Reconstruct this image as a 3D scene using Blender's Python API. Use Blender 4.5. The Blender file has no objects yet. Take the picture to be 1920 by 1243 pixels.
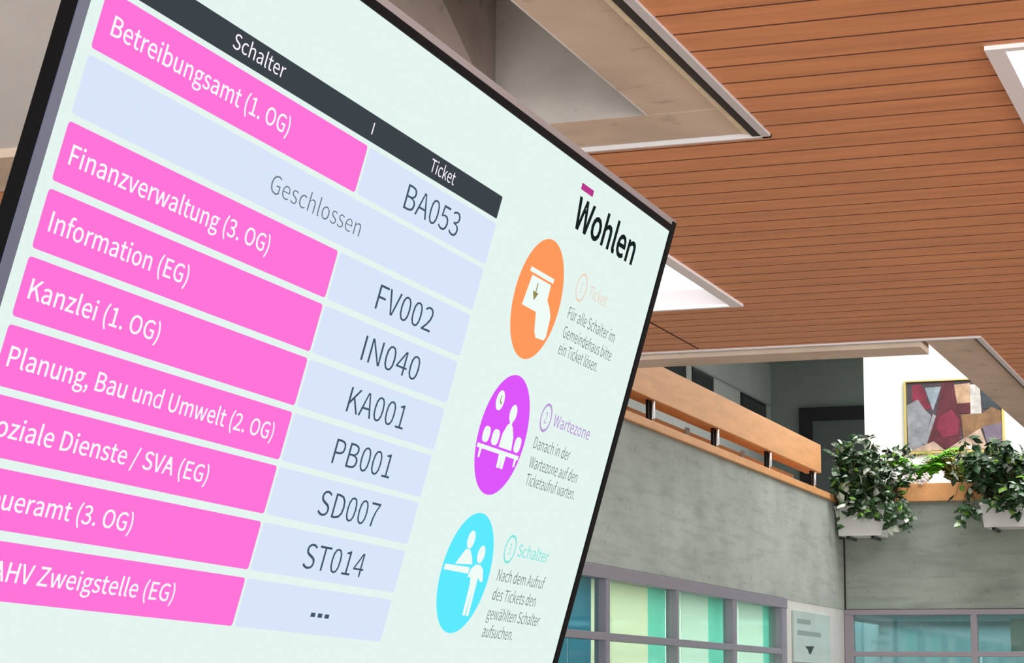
import bpy, bmesh, math, random
from mathutils import Vector, Matrix
random.seed(7)
S = bpy.context.scene
COL = S.collection

# ---------------------------------------------------------------- camera
F_PX, PITCH, ROLL, YAW = 4039.17, 0.16569, 0.0076687, 0.360137
fw = Vector((-math.sin(YAW)*math.cos(PITCH), math.cos(YAW)*math.cos(PITCH), math.sin(PITCH)))
rt = Vector((math.cos(YAW), math.sin(YAW), 0))
up = rt.cross(fw)
r2 = rt*math.cos(ROLL) + up*math.sin(ROLL)
u2 = up*math.cos(ROLL) - rt*math.sin(ROLL)
cam = bpy.data.objects.new('camera', bpy.data.cameras.new('camera'))
COL.objects.link(cam)
cam.data.sensor_width = 36.0
cam.data.lens = F_PX/1920*36.0
cam.data.clip_end = 200
cam.matrix_world = Matrix(((r2.x, u2.x, -fw.x, 0), (r2.y, u2.y, -fw.y, 0), (r2.z, u2.z, -fw.z, 1.6), (0, 0, 0, 1)))
S.camera = cam
S.view_settings.view_transform = 'Standard'
S.view_settings.look = 'None'
S.view_settings.gamma = 1
S.view_settings.exposure = 0.0
S.view_settings.use_curve_mapping = False

# ---------------------------------------------------------------- world, daylight and added fill lamps
w = bpy.data.worlds.new('daylight'); S.world = w
w.use_nodes = True
bg = w.node_tree.nodes['Background']
bg.inputs[0].default_value = (1.0, 0.985, 0.96, 1)
bg.inputs[1].default_value = 0.75

def area(name, loc, rot, sx, sy, power, col=(1, 1, 1)):
    l = bpy.data.lights.new(name, 'AREA'); l.shape = 'RECTANGLE'; l.size = sx; l.size_y = sy
    l.energy = power; l.color = col
    o = bpy.data.objects.new(name, l); COL.objects.link(o)
    o.location = loc; o.rotation_euler = rot
    return o
area('gallery_skylight', (-1.5, 21.0, 8.2), (math.radians(28), 0, 0), 6.0, 3.0, 560)
area('rear_fill_light', (1.5, -4.5, 1.25), (math.radians(96), 0, 0), 10.0, 2.2, 760, (1, .97, .93))  # added lamp behind the camera, brightens the ceiling
area('side_fill_light', (8.5, 6.0, 1.3), (math.radians(96), 0, math.radians(90)), 12.0, 2.2, 560, (1, .97, .93))  # unseen fill from the right, lifts the wood ceiling
area('office_light', (-5.6, 16.0, 2.40), (0, 0, 0), .9, 9.0, 200, (1, 1, 1))
area('office_light', (-3.0, 24.3, 2.40), (0, 0, 0), 4.0, 1.8, 72, (.9, 1, 1))

# ---------------------------------------------------------------- materials
def lin(c):
    return tuple(((v/255)/12.92 if v/255 <= .04045 else ((v/255+.055)/1.055)**2.4) for v in c)
def mat(name, rgb, rough=.6, metal=0.0, var=0.0, scale=6.0, stretch=(1, 1, 1), bump=0.0, spec=.5, rgb2=None):
    m = bpy.data.materials.new(name); m.use_nodes = True
    nt = m.node_tree; b = nt.nodes['Principled BSDF']
    b.inputs['Base Color'].default_value = (*lin(rgb), 1)
    b.inputs['Roughness'].default_value = rough
    b.inputs['Metallic'].default_value = metal
    b.inputs['Specular IOR Level'].default_value = spec
    if var or bump or rgb2:
        tc = nt.nodes.new('ShaderNodeTexCoord'); mp = nt.nodes.new('ShaderNodeMapping')
        mp.inputs['Scale'].default_value = stretch
        nt.links.new(tc.outputs['Object'], mp.inputs[0])
        n = nt.nodes.new('ShaderNodeTexNoise'); n.inputs['Scale'].default_value = scale
        n.inputs['Detail'].default_value = 6; n.inputs['Roughness'].default_value = .65
        nt.links.new(mp.outputs[0], n.inputs['Vector'])
        r = nt.nodes.new('ShaderNodeValToRGB')
        r.color_ramp.elements[0].position = .32; r.color_ramp.elements[1].position = .68
        lo = lin(rgb2) if rgb2 else tuple(v*(1-var) for v in lin(rgb))
        hi = lin(rgb) if rgb2 else tuple(min(1, v*(1+var)) for v in lin(rgb))
        r.color_ramp.elements[0].color = (*lo, 1); r.color_ramp.elements[1].color = (*hi, 1)
        nt.links.new(n.outputs[0], r.inputs[0])
        nt.links.new(r.outputs[0], b.inputs['Base Color'])
        if bump:
            bp = nt.nodes.new('ShaderNodeBump'); bp.inputs['Strength'].default_value = bump
            bp.inputs['Distance'].default_value = .02
            nt.links.new(n.outputs[0], bp.inputs['Height']); nt.links.new(bp.outputs[0], b.inputs['Normal'])
    return m
def emit(name, rgb, s=1.0):
    m = bpy.data.materials.new(name); m.use_nodes = True
    nt = m.node_tree; nt.nodes.clear()
    e = nt.nodes.new('ShaderNodeEmission'); o = nt.nodes.new('ShaderNodeOutputMaterial')
    e.inputs[0].default_value = (*lin(rgb), 1); e.inputs[1].default_value = s
    nt.links.new(e.outputs[0], o.inputs[0])
    return m
def concrete(name, rgb, streak):
    """cast concrete: soft clouds, boardmark streaks and small air holes"""
    m = mat(name, rgb, rough=.85, spec=.25)
    nt = m.node_tree; b = nt.nodes['Principled BSDF']
    tc = nt.nodes.new('ShaderNodeTexCoord')
    def noise(sc, stretch, det):
        mp = nt.nodes.new('ShaderNodeMapping'); mp.inputs['Scale'].default_value = stretch
        nt.links.new(tc.outputs['Object'], mp.inputs[0])
        n = nt.nodes.new('ShaderNodeTexNoise'); n.inputs['Scale'].default_value = sc; n.inputs['Detail'].default_value = det
        nt.links.new(mp.outputs[0], n.inputs['Vector']); return n
    def ramp(src, p0, p1, c0, c1):
        r = nt.nodes.new('ShaderNodeValToRGB'); e = r.color_ramp.elements
        e[0].position = p0; e[1].position = p1; e[0].color = (*c0, 1); e[1].color = (*c1, 1)
        nt.links.new(src.outputs[0], r.inputs[0]); return r
    base = lin(rgb)
    a = ramp(noise(1.6, (1, 1, 1), 5), .3, .7, tuple(v*.86 for v in base), tuple(min(1, v*1.12) for v in base))
    s = ramp(noise(3.0, streak, 6), .34, .52, (.80, .80, .80), (1, 1, 1))
    h = ramp(noise(17, (1, 1, 1), 2), .25, .36, (.72, .72, .72), (1, 1, 1))
    last = a
    for x, f in ((s, .7), (h, .8)):
        mx = nt.nodes.new('ShaderNodeMix'); mx.data_type = 'RGBA'; mx.blend_type = 'MULTIPLY'
        mx.inputs['Factor'].default_value = f
        nt.links.new(last.outputs[0] if last is a else last.outputs[2], mx.inputs[6]); nt.links.new(x.outputs[0], mx.inputs[7])
        last = mx
    nt.links.new(last.outputs[2], b.inputs['Base Color'])
    return m
def glass(name, rgb, fac):
    m = bpy.data.materials.new(name); m.use_nodes = True
    nt = m.node_tree; nt.nodes.clear()
    t = nt.nodes.new('ShaderNodeBsdfTransparent'); t.inputs[0].default_value = (*lin(rgb), 1)
    g = nt.nodes.new('ShaderNodeBsdfGlossy'); g.inputs['Roughness'].default_value = .04
    x = nt.nodes.new('ShaderNodeMixShader'); x.inputs[0].default_value = fac
    o = nt.nodes.new('ShaderNodeOutputMaterial')
    nt.links.new(t.outputs[0], x.inputs[1]); nt.links.new(g.outputs[0], x.inputs[2]); nt.links.new(x.outputs[0], o.inputs[0])
    return m
def cloth(name, rgb):
    m = bpy.data.materials.new(name); m.use_nodes = True
    nt = m.node_tree; nt.nodes.clear()
    d = nt.nodes.new('ShaderNodeBsdfDiffuse'); d.inputs[0].default_value = (*lin(rgb), 1)
    t = nt.nodes.new('ShaderNodeBsdfTranslucent'); t.inputs[0].default_value = (*lin(rgb), 1)
    x = nt.nodes.new('ShaderNodeMixShader'); x.inputs[0].default_value = .5
    o = nt.nodes.new('ShaderNodeOutputMaterial')
    nt.links.new(d.outputs[0], x.inputs[1]); nt.links.new(t.outputs[0], x.inputs[2]); nt.links.new(x.outputs[0], o.inputs[0])
    return m

M = {}
M['slat'] = mat('slat_wood', (206, 138, 92), .5, var=.16, scale=2.2, stretch=(1.2, 9, 1), spec=.3)
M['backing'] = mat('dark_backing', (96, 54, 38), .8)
M['conc_left'] = concrete('cast_concrete', (168, 175, 168), (1, .7, 5))
M['conc_right'] = concrete('cast_concrete_far', (152, 161, 152), (.7, 1, 4))
M['conc_ring'] = concrete('ceiling_concrete', (204, 188, 172), (1.5, 1.5, 3))
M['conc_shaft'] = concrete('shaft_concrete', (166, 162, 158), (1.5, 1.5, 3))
M['trim'] = mat('painted_metal_trim', (205, 205, 210), .4, metal=.2)
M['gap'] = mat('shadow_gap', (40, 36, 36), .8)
M['foam'] = mat('sealing_foam', (232, 224, 196), .9, var=.12, scale=20)
M['lamp_frame'] = mat('lamp_frame_white', (228, 226, 232), .4)
M['diffuser'] = emit('lamp_diffuser', (255, 254, 250), 2.2)
M['grey_lit'] = mat('lit_wall_grey', (216, 219, 222), .8, var=.03)
M['plaster'] = mat('white_plaster', (206, 206, 202), .8, var=.05, scale=3)
M['white_wall'] = mat('white_wall_paint', (246, 244, 240), .8)
M['gallery_wall'] = mat('gallery_grey_paint', (176, 182, 178), .8, var=.05, scale=2)
M['dark_wall'] = mat('dark_grey_paint', (140, 153, 148), .8, var=.05, scale=2)
M['dark'] = mat('dark_paint', (24, 27, 30), .5)
M['dark_glass'] = mat('dark_window_glass', (30, 34, 38), .15)
M['door_panel'] = mat('door_panel_grey', (96, 104, 104), .4)
M['rail'] = mat('rail_wood', (226, 164, 108), .45, var=.12, scale=2.5, stretch=(6, .8, 6), spec=.35)
M['post'] = mat('dark_steel', (24, 26, 30), .3, metal=.6)
M['chrome'] = mat('polished_steel', (225, 225, 225), .15, metal=1)
M['post_white'] = mat('pale_painted_steel', (205, 200, 200), .5)
M['win_frame'] = mat('grey_window_frame', (140, 136, 148), .45, metal=.15)
M['win_frame_far'] = mat('mauve_grey_window_frame', (148, 140, 148), .45, metal=.1)
M['glass'] = glass('pane_glass', (238, 248, 244), .07)
M['glass_far'] = glass('pane_glass_far', (188, 212, 214), .12)
M['blind_lime'] = cloth('lime_blind', (244, 245, 228))
M['blind_mint'] = cloth('mint_blind', (234, 244, 236))
M['blind_turq'] = cloth('turquoise_blind', (178, 234, 222))
M['blind_blue'] = cloth('blue_blind', (120, 176, 194))
M['blind_beige'] = cloth('beige_blind', (226, 222, 206))
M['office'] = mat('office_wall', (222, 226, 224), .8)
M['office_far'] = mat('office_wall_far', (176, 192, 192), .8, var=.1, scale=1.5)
M['floor'] = mat('stone_floor', (196, 190, 182), .4, var=.06, scale=2)
M['sign'] = mat('frosted_sign', (178, 196, 190), .4, var=.07, scale=2)
M['sign_grey'] = mat('sign_grey_print', (140, 156, 152), .5)
M['black'] = mat('black_print', (18, 20, 20), .5)
M['planter'] = mat('white_planter', (226, 226, 226), .5, var=.05, scale=9)
M['soil'] = mat('soil', (50, 38, 30), .9)
M['leaf'] = mat('ivy_leaf', (44, 74, 40), .28, var=.4, scale=14)
M['leaf_pale'] = mat('glint_leaf', (196, 208, 190), .35)  # white glints on the ivy, put into the colour of some leaves
M['leaf_lime'] = mat('young_leaf', (112, 156, 52), .4, var=.3, scale=12)
M['fern'] = mat('fern_green', (122, 196, 52), .45, var=.25, scale=10)
M['dry'] = mat('dry_fern', (150, 146, 66), .6, var=.35, scale=10)
M['stem'] = mat('plant_stem', (72, 60, 40), .7)
M['bloom'] = mat('pale_flower', (232, 222, 214), .6)
M['gold'] = mat('pale_gold_frame', (226, 208, 130), .35, metal=.3)
M['bezel'] = mat('black_bezel', (7, 9, 11), .6, spec=.06)
M['bezel_sheen'] = mat('slate_bezel_sheen', (66, 76, 102), .35)  # bezel reflection held as a flat slate colour
M['alu'] = mat('grey_aluminium_trim', (142, 136, 140), .4, metal=.5)
M['steel'] = mat('mount_steel', (90, 92, 96), .4, metal=.7)

# ---------------------------------------------------------------- helpers
class MB:
    def __init__(s): s.v = []; s.f = []; s.m = []
    def box(s, x0, x1, y0, y1, z0, z1, mi=0):
        b = len(s.v)
        for z in (z0, z1):
            for x, y in ((x0, y0), (x1, y0), (x1, y1), (x0, y1)): s.v.append((x, y, z))
        for q in ((3, 2, 1, 0), (4, 5, 6, 7), (0, 1, 5, 4), (1, 2, 6, 5), (2, 3, 7, 6), (3, 0, 4, 7)):
            s.f.append(tuple(b+i for i in q)); s.m.append(mi)
        return s
    def poly(s, pts, mi=0):
        b = len(s.v); s.v += [tuple(p) for p in pts]; s.f.append(tuple(range(b, b+len(pts)))); s.m.append(mi); return s
    def tube(s, pts, r, n=8, mi=0, r1=None):
        pts = [Vector(p) for p in pts]; b = len(s.v)
        for i, p in enumerate(pts):
            d = (pts[min(i+1, len(pts)-1)]-pts[max(i-1, 0)]).normalized()
            a = d.orthogonal().normalized(); c = d.cross(a)
            rr = r if r1 is None else r+(r1-r)*i/(len(pts)-1)
            for k in range(n):
                t = 2*math.pi*k/n; s.v.append(tuple(p+a*math.cos(t)*rr+c*math.sin(t)*rr))
        for i in range(len(pts)-1):
            for k in range(n):
                s.f.append((b+i*n+k, b+i*n+(k+1) % n, b+(i+1)*n+(k+1) % n, b+(i+1)*n+k)); s.m.append(mi)
        s.f.append(tuple(b+k for k in range(n-1, -1, -1))); s.m.append(mi)
        s.f.append(tuple(b+(len(pts)-1)*n+k for k in range(n))); s.m.append(mi)
        return s
    def build(s, name, mats, parent=None, bevel=0.0, smooth=False):
        me = bpy.data.meshes.new(name); me.from_pydata(s.v, [], s.f)
        if not isinstance(mats, (list, tuple)): mats = [mats]
        for m in mats: me.materials.append(m)
        for p, mi in zip(me.polygons, s.m): p.material_index = mi; p.use_smooth = smooth
        me.update()
        o = bpy.data.objects.new(name, me); COL.objects.link(o)
        if parent: o.parent = parent
        if bevel:
            bv = o.modifiers.new('bevel', 'BEVEL'); bv.width = bevel; bv.segments = 2; bv.limit_method = 'ANGLE'
        return o
def tag(o, label=None, cat=None, group=None, kind=None):
    if label: o['label'] = label
    if cat: o['category'] = cat
    if group: o['group'] = group
    if kind: o['kind'] = kind
    return o
def empty(name, loc=(0, 0, 0)):
    o = bpy.data.objects.new(name, None); COL.objects.link(o); o.location = loc; o.empty_display_size = .1
    return o
def struct(o, label, cat): return tag(o, label, cat, kind='structure')

# ---------------------------------------------------------------- the setting
ZC = 2.75                       # underside of the slatted ceiling
XW, YW = -4.784, 22.774         # planes of the left and of the far wall
VX, VY = -1.006, 6.985            # outer corner of the concrete band round the void
struct(MB().box(-8, 9, -6, 30, -.2, 0).build('floor', M['floor']), 'pale stone floor of the hall', 'floor')

# rectangular openings in the slatted ceiling: coffers, lamps, void
A0 = (-1.775, -1.034, 2.30, 4.273)
B0 = (-3.90, -1.785, 1.80, 4.20)
L1 = (-2.19, -1.590, 4.99, 6.187)
L2 = (-.525, .075, 3.789, 4.99)
VOID = (-9, VX, VY, 40)
SEAM = (-1.952, -1.944, 6.30, VY)
HOLES = [A0, B0, L1, L2, VOID, SEAM]
def row_boxes(mb, y0, y1, x0, x1, z0, z1, holes):
    cuts = sorted({y0, y1, *[h[k] for h in holes for k in (2, 3) if y0 < h[k] < y1]})
    for a, b in zip(cuts, cuts[1:]):
        ym = (a+b)/2; xs = [(x0, x1)]
        for h in holes:
            if h[2] < ym < h[3]:
                nx = []
                for p, q in xs:
                    if h[1] <= p or h[0] >= q: nx.append((p, q)); continue
                    if h[0] > p: nx.append((p, h[0]))
                    if h[1] < q: nx.append((h[1], q))
                xs = nx
        for p, q in xs: mb.box(p, q, a, b, z0, z1)
mb = MB(); y = 3.432-.11*50
while y < 24.0:
    row_boxes(mb, y+.004, y+.106, XW, 7, ZC, ZC+.018, HOLES); y += .11
mb.m = [1 if k % 6 > 1 else 0 for k in range(len(mb.f))]   # board edges darkened, groove shade put into their colour
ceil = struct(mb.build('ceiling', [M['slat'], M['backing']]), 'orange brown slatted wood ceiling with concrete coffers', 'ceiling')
mb = MB()
row_boxes(mb, -2.1, 24.0, XW, 7, ZC+.004, ZC+.30, HOLES[:-1])
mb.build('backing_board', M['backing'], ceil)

# deep concrete coffer
c = empty('coffer_trim_parts'); bpy.data.objects.remove(c)
IX0, IX1, IY0, IY1 = -1.568, -1.237, 2.50, 4.054
mb = MB()
z0, z1 = ZC+.004, ZC+.05
mb.box(IX1, A0[1]-.055, IY0, IY1-.002, z0, z1)              # right band
mb.box(A0[0]+.02, A0[1]-.055, IY1+.002, A0[3]-.012, z0, z1)  # far band
mb.box(A0[0]+.02, IX0, IY0, IY1-.002, z0, z1)               # left band
mb.box(A0[0]+.02, A0[1]-.055, A0[2]+.02, IY0-.002, z0, z1)   # near band
cof = struct(mb.build('trim_1', M['conc_ring']), 'deep concrete coffer with metal rim above the screen', 'ceiling coffer')
mb = MB()
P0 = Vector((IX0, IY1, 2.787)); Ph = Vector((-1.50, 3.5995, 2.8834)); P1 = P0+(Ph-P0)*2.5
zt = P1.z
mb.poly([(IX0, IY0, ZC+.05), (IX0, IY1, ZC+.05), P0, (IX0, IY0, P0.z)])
mb.poly([(IX0, IY0, P0.z), P0, P1, (P1.x, IY0, P1.z)])             # added lean, facet shaped to catch light from below
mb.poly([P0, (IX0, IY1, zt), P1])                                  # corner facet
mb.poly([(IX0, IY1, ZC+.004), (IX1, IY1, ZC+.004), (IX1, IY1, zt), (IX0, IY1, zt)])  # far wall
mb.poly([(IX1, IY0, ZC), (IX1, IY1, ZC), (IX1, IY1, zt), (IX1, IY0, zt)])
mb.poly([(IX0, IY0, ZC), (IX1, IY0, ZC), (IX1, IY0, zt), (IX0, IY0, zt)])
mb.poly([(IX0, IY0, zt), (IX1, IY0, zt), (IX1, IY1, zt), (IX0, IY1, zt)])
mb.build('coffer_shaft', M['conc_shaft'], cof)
mb = MB()
mb.box(A0[1]-.018, A0[1], A0[2], A0[3], ZC-.006, ZC+.03)
mb.box(A0[0], A0[1], A0[3]-.010, A0[3], ZC-.006, ZC+.03)
mb.box(A0[0], A0[0]+.018, A0[2], A0[3], ZC-.006, ZC+.03)
mb.box(A0[0], A0[1], A0[2], A0[2]+.018, ZC-.006, ZC+.03)
mb.build('metal_rim', M['trim'], cof)
MB().box(A0[1]-.038, A0[1]-.018, A0[2]+.02, A0[3]-.012, ZC-.004, ZC+.05).build('shadow_gap', M['gap'], cof)  # flush solid strip, shade of the recess given as dark colour
MB().box(A0[1]-.056, A0[1]-.036, A0[2]+.02, A0[3]-.012, ZC+.002, ZC+.04).build('sealing_strip', M['foam'], cof)

# shallow coffer left of the screen, its lit wall painted as a pale panel
mb = MB()
JX0, JX1, JY0, JY1 = -3.70, -1.86, 2.0, 3.92
mb.box(B0[0], B0[1], JY1, B0[3], ZC, ZC+.06).box(B0[0], B0[1], B0[2], JY0, ZC, ZC+.06)
mb.box(B0[0], JX0, JY0, JY1, ZC, ZC+.06).box(JX1, B0[1], JY0, JY1, ZC, ZC+.06)
cof2 = struct(mb.build('trim_2', M['conc_ring']), 'shallow coffer with a light grey panel as its lit wall behind the left edge of the screen', 'ceiling coffer')
MB().box(JX0, JX1, JY0, JY1, ZC+.02, ZC+.05).build('lit_wall_panel', M['grey_lit'], cof2)

# concrete band round the void
BX, BY = -1.194, 7.22
mb = MB()
mb.box(XW, BX-.02, VY+.06, BY, ZC-.016, ZC+.35)
mb.box(BX, VX-.03, VY+.03, YW, ZC, ZC+.35)
band = struct(mb.build('trim_3', M['conc_ring']), 'concrete band edging the ceiling round the open void', 'ceiling edge')
mb = MB()
mb.box(XW, VX, VY, VY+.016, ZC-.006, ZC+.05); mb.box(VX-.016, VX, VY+.016, YW, ZC-.006, ZC+.05)
mb.build('metal_rim', M['trim'], band)
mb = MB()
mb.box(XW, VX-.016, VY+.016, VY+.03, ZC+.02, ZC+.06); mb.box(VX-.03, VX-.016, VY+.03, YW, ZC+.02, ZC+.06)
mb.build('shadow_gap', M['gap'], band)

# left wall: concrete parapet above, windows and a plaster pier below
zb = lambda z: 1.6+.75*(z-1.6)
wl = struct(MB().box(XW-.22, XW, 7.19, YW, 2.483, zb(4.25)).build('wall_left', M['conc_left']),
            'grey board marked concrete parapet on the left below the wooden rail', 'wall')
MB().box(XW-.22, XW-.004, 20.02, YW, 0, 2.483).build('plaster_pier', M['plaster'], wl)
MB().box(XW-.22, XW, -4, 9.0, 0, 2.483).box(XW-.22, XW, -4, 7.19, 2.483, 2.75).build('near_section', M['conc_left'], wl)
wr = struct(MB().box(XW-.2, 4, YW, YW+.22, 2.481, zb(4.282)).build('wall_far', M['conc_right']),
            'grey concrete parapet on the right below the planters', 'wall')
# gallery floor and its walls above
struct(MB().box(-7.2, XW-.22, 7, 29, 2.55, 2.80).box(XW-.22, 4, YW+.22, 29, 2.55, 2.80).build('floor_gallery', M['plaster']), 'floor slab of the upper gallery behind the parapets', 'floor')
MB().box(XW-.002, XW+.016, YW-.014, YW+.002, .9, zb(4.25)).build('corner_joint', M['gap'], wr)
MB().box(XW-.01, 3, YW-.012, YW+.004, 2.474, 2.488).build('head_joint', M['gap'], wr)  # thin dark strip in place of the shadow gap above the frames
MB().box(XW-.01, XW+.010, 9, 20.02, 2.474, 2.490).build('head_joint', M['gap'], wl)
XG = -6.831
wg = struct(MB().box(XG-.2, XG, 7, 28.2, 2.8, 6.3).build('wall_gallery_left', M['gallery_wall']), 'grey gallery wall with a row of small dark windows', 'wall')
MB().box(XG, XG+.012, 7, 28, 5.378, 5.405).build('ledge', M['dark_wall'], wg)
wd = struct(MB().box(XG-.2, -4.9, 28.0, 28.2, 2.8, 6.3).build('wall_gallery_back', M['dark_wall']), 'dark grey wall at the end of the gallery', 'wall')
struct(MB().box(-5.037, 6, 25.3, 25.5, 2.8, 7.2).build('wall_gallery_right', M['white_wall']), 'bright white gallery wall behind the painting', 'wall')
struct(MB().box(XG-.2, -4.95, 7, 28.2, 5.96, 6.2).build('ceiling_gallery', M['dark_wall']), 'dark low ceiling over the left gallery', 'ceiling')
for i, (a, b) in enumerate(((19.6, 20.55), (21.87, 22.80), (22.95, 23.836), (24.13, 25.03), (26.375, 27.655))):
    o = struct(MB().box(XG, XG+.02, a, b, 4.86, 5.372).build('window_%d' % (i+3), M['dark']),
               ['small dark gallery window near the screen edge', 'small dark gallery window just above the rail at its left end', 'dark gallery window cut by the wooden rail, left of three',
                'middle small dark gallery window above the rail', 'small dark gallery window nearest the dark end wall'][i], 'window')
    MB().box(XG+.004, XG+.024, a+.05, b-.05, 4.91, 5.33).build('pane', M['dark_glass'], o)
d = struct(MB().box(-6.435, -6.26, 27.93, 28.0, 2.8, 5.35).box(-5.2, -5.05, 27.93, 28.0, 2.8, 5.35).box(-6.26, -5.2, 27.93, 28.0, 5.17, 5.35).build('door_1', M['dark']),
           'black framed doorway in the dark gallery end wall', 'door')
MB().box(-6.26, -5.2, 27.96, 27.995, 2.8, 5.17).build('door_panel', M['door_panel'], d)

# left row of windows under the parapet
mull = [(12.78, 12.9), (14.535, 14.655), (16.31, 16.40), (18.02, 18.18), (19.80, 20.02)]
mb = MB()
mb.box(XW-.06, XW+.035, 9.0, 20.02, 2.392, 2.483)
mb.box(XW-.06, XW+.030, 9.0, 19.80, 1.962, 2.016)
mb.box(XW-.06, XW+.030, 9.0, 19.80, 1.49, 1.545)
mb.box(XW-.06, XW+.035, 9.0, 20.02, .86, .93)
for a, b in mull: mb.box(XW-.06, XW+.032, a+.02, b-.02, .93, 2.392)
mb.box(XW-.06, XW+.032, 10.9, 11.0, .93, 2.392)
w1 = struct(mb.build('window_1', M['win_frame'], bevel=.004), 'grey framed window strip with lime and turquoise blinds under the left parapet', 'window')
ys = [9.0, 10.95]+[(a+b)/2 for a, b in mull]
for a, b in zip(ys, ys[1:]):
    for p, q in ((.93, 1.49), (1.545, 1.962), (2.016, 2.392)):
        MB().box(XW-.035, XW-.028, a+.04, b-.04, p, q).build('pane', M['glass'], w1)
MB().box(XW-.22, XW, 9.0, 20.02, 0, .86).build('sill_wall', M['conc_left'], w1)
# office behind it
MB().box(-7.2, -7.1, 8, 20.5, 0, 2.55).box(-7.1, -5.0, 20.3, 20.5, 0, 2.55).box(-7.1, -5.0, 7.3, 7.4, 0, 2.55).box(-7.1, -5.0, 7.4, 20.3, 2.44, 2.55).build('office_wall', M['office'], w1)

# right row of windows under the far parapet
mb = MB()
zt2, zm0, zm1 = 2.481, 1.994, 2.046
mb.box(XW+.0, 3, YW-.03, YW+.06, 2.425, zt2)
mb.box(XW+.0, 3, YW-.03, YW+.06, zm0, zm1)
mb.box(XW+.0, 3, YW-.03, YW+.06, .86, .95)
for a, b in ((XW, -4.69), (-3.464, -3.398), (-2.1, -2.03), (-.75, -.68), (.6, .67)): mb.box(a, b, YW-.032, YW+.06, .95, 2.425)
w2 = struct(mb.build('window_2', M['win_frame_far'], bevel=.004), 'mauve grey framed window strip with blue grey glass under the far parapet', 'window')
for a, b in ((-4.69, -3.464), (-3.398, -2.1), (-2.03, -.75), (-.68, .6)):
    for p, q in ((.95, zm0), (zm1, 2.425)): MB().box(a, b, YW+.02, YW+.028, p, q).build('pane', M['glass_far'], w2)
MB().box(XW, 3, YW, YW+.2, 0, .86).box(.67, 4, YW, YW+.2, .86, 2.481).build('sill_wall', M['conc_right'], w2)
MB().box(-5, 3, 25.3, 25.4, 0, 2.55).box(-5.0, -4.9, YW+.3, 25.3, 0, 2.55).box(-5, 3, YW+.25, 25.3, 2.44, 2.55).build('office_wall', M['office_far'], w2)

# ---------------------------------------------------------------- blinds behind the left windows
def blind(y0, y1, m, label, x=-4.93):
    mb = MB(); n = max(1, round((y1-y0)/.45)); st = (y1-y0)/n
    for k in range(n):
        a = y0+k*st
        mb.box(x-.004+.006*(k % 2), x+.006*(k % 2), a, a+st*1.0, 1.0, 2.425)
    b = tag(mb.build('window_blind', M[m]), label, 'blind', 'panel blinds behind the left windows')
    MB().box(x-.02, x+.02, y0, y1, 2.425, 2.438).build('head_rail', M['win_frame'], b)
blind(9.1, 12.7, 'blind_mint', 'mint blind hidden behind the screen in the left window strip')
blind(12.75, 14.72, 'blind_blue', 'blue blind in the window nearest the screen edge')
blind(14.74, 16.12, 'blind_lime', 'lime yellow blind in the second window from the screen')
blind(16.13, 16.60, 'blind_turq', 'turquoise strip blind right of the lime yellow blind')
blind(16.62, 17.87, 'blind_mint', 'pale mint blind in the middle window of the left strip')
blind(17.88, 18.40, 'blind_turq', 'turquoise strip blind right of the middle pale mint blind')
blind(18.42, 19.78, 'blind_mint', 'pale mint blind in the window next to the plaster pier')
blind(19.79, 20.12, 'blind_turq', 'turquoise strip blind beside the plaster pier')
b = tag(MB().box(-3.13, -2.3, 23.28, 23.285, 2.06, 2.40).build('window_blind', M['blind_beige']), 'beige blind at the right edge behind the far window', 'blind')
t = tag(MB().tube([(-3.445, 23.3, 1.2), (-3.445, 23.3, 2.03)], .012, 10).build('light_tube', emit('tube_light', (240, 255, 250), 1.5)), 'upright white light tube behind the far window beside its post', 'lamp')

# ---------------------------------------------------------------- left rail
cap = empty('gallery_railing', (XW, 22.6, zb(4.25)))
tag(cap, 'orange wood gallery railing with broad top board on the left parapet', 'railing')
def part(mb, name, m, par, **k):
    o = mb.build(name, m, None, **k); o.parent = par
    o.matrix_parent_inverse = Matrix.Translation(-par.location); return o
zc0, zc1, zr0, zr1 = zb(4.25), zb(4.339), zb(4.56), zb(4.947)
part(MB().box(XW-.25, XW+.03, 7.2, YW-.002, zc0, zc1), 'sill_board', M['rail'], cap, bevel=.006)
part(MB().box(XW-.13, XW+.03, 7.2, 21.60, zr0, zr1), 'top_board', M['rail'], cap, bevel=.006)
part(MB().box(XW-.25, XW-.235, 7.2, 21.5, zc1, zr0-.02), 'rear_board', M['rail'], cap)
for yy in (8.3, 10.15, 12.02, 13.88, 15.752, 17.631, 19.491, 21.361):
    o = part(MB().box(XW-.03, XW-.008, yy-.045, yy+.045, zc1, zr0), 'post', M['post'], cap)
    k = part(MB().tube([(XW+.005, yy+.02, zc1+.004), (XW+.005, yy+.02, zc1+.03), (XW+.005, yy+.02, zr0)], .02, 10), 'post_cover', M['chrome'], cap, smooth=True)
    if yy < 20: part(MB().box(XW-.23, XW-.21, yy-.15, yy-.06, zc1, zr0), 'rear_post', M['post_white'], cap)

# far sill board
tag(MB().box(XW+.03, 4, YW-.03, YW+.25, zb(4.282), zb(4.537)).build('sill_board', M['rail'], bevel=.006), 'orange wood board on the far parapet behind the planters', 'board')

# ---------------------------------------------------------------- sign on the pier
sg = tag(MB().box(XW-.002, XW+.022, 20.345, 21.93, 1.90, 2.392).build('sign_panel', M['sign'], bevel=.004), 'pale grey green sign with a black downward arrow on the plaster pier', 'sign')
x = XW+.0232
MB().poly([(x, 20.79, 2.058), (x, 21.19, 2.066), (x, 21.11, 2.03), (x, 21.03, 1.985), (x, 20.97, 1.985), (x, 20.90, 2.03)]).build('arrow_mark', M['black'], sg)
mb = MB()
for z, a, b in ((2.30, 20.47, 21.05), (2.19, 20.47, 21.5)): mb.box(XW+.02, XW+.0228, a, b, z-.03, z+.015)
mb.build('grey_print', M['sign_grey'], sg)

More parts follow.
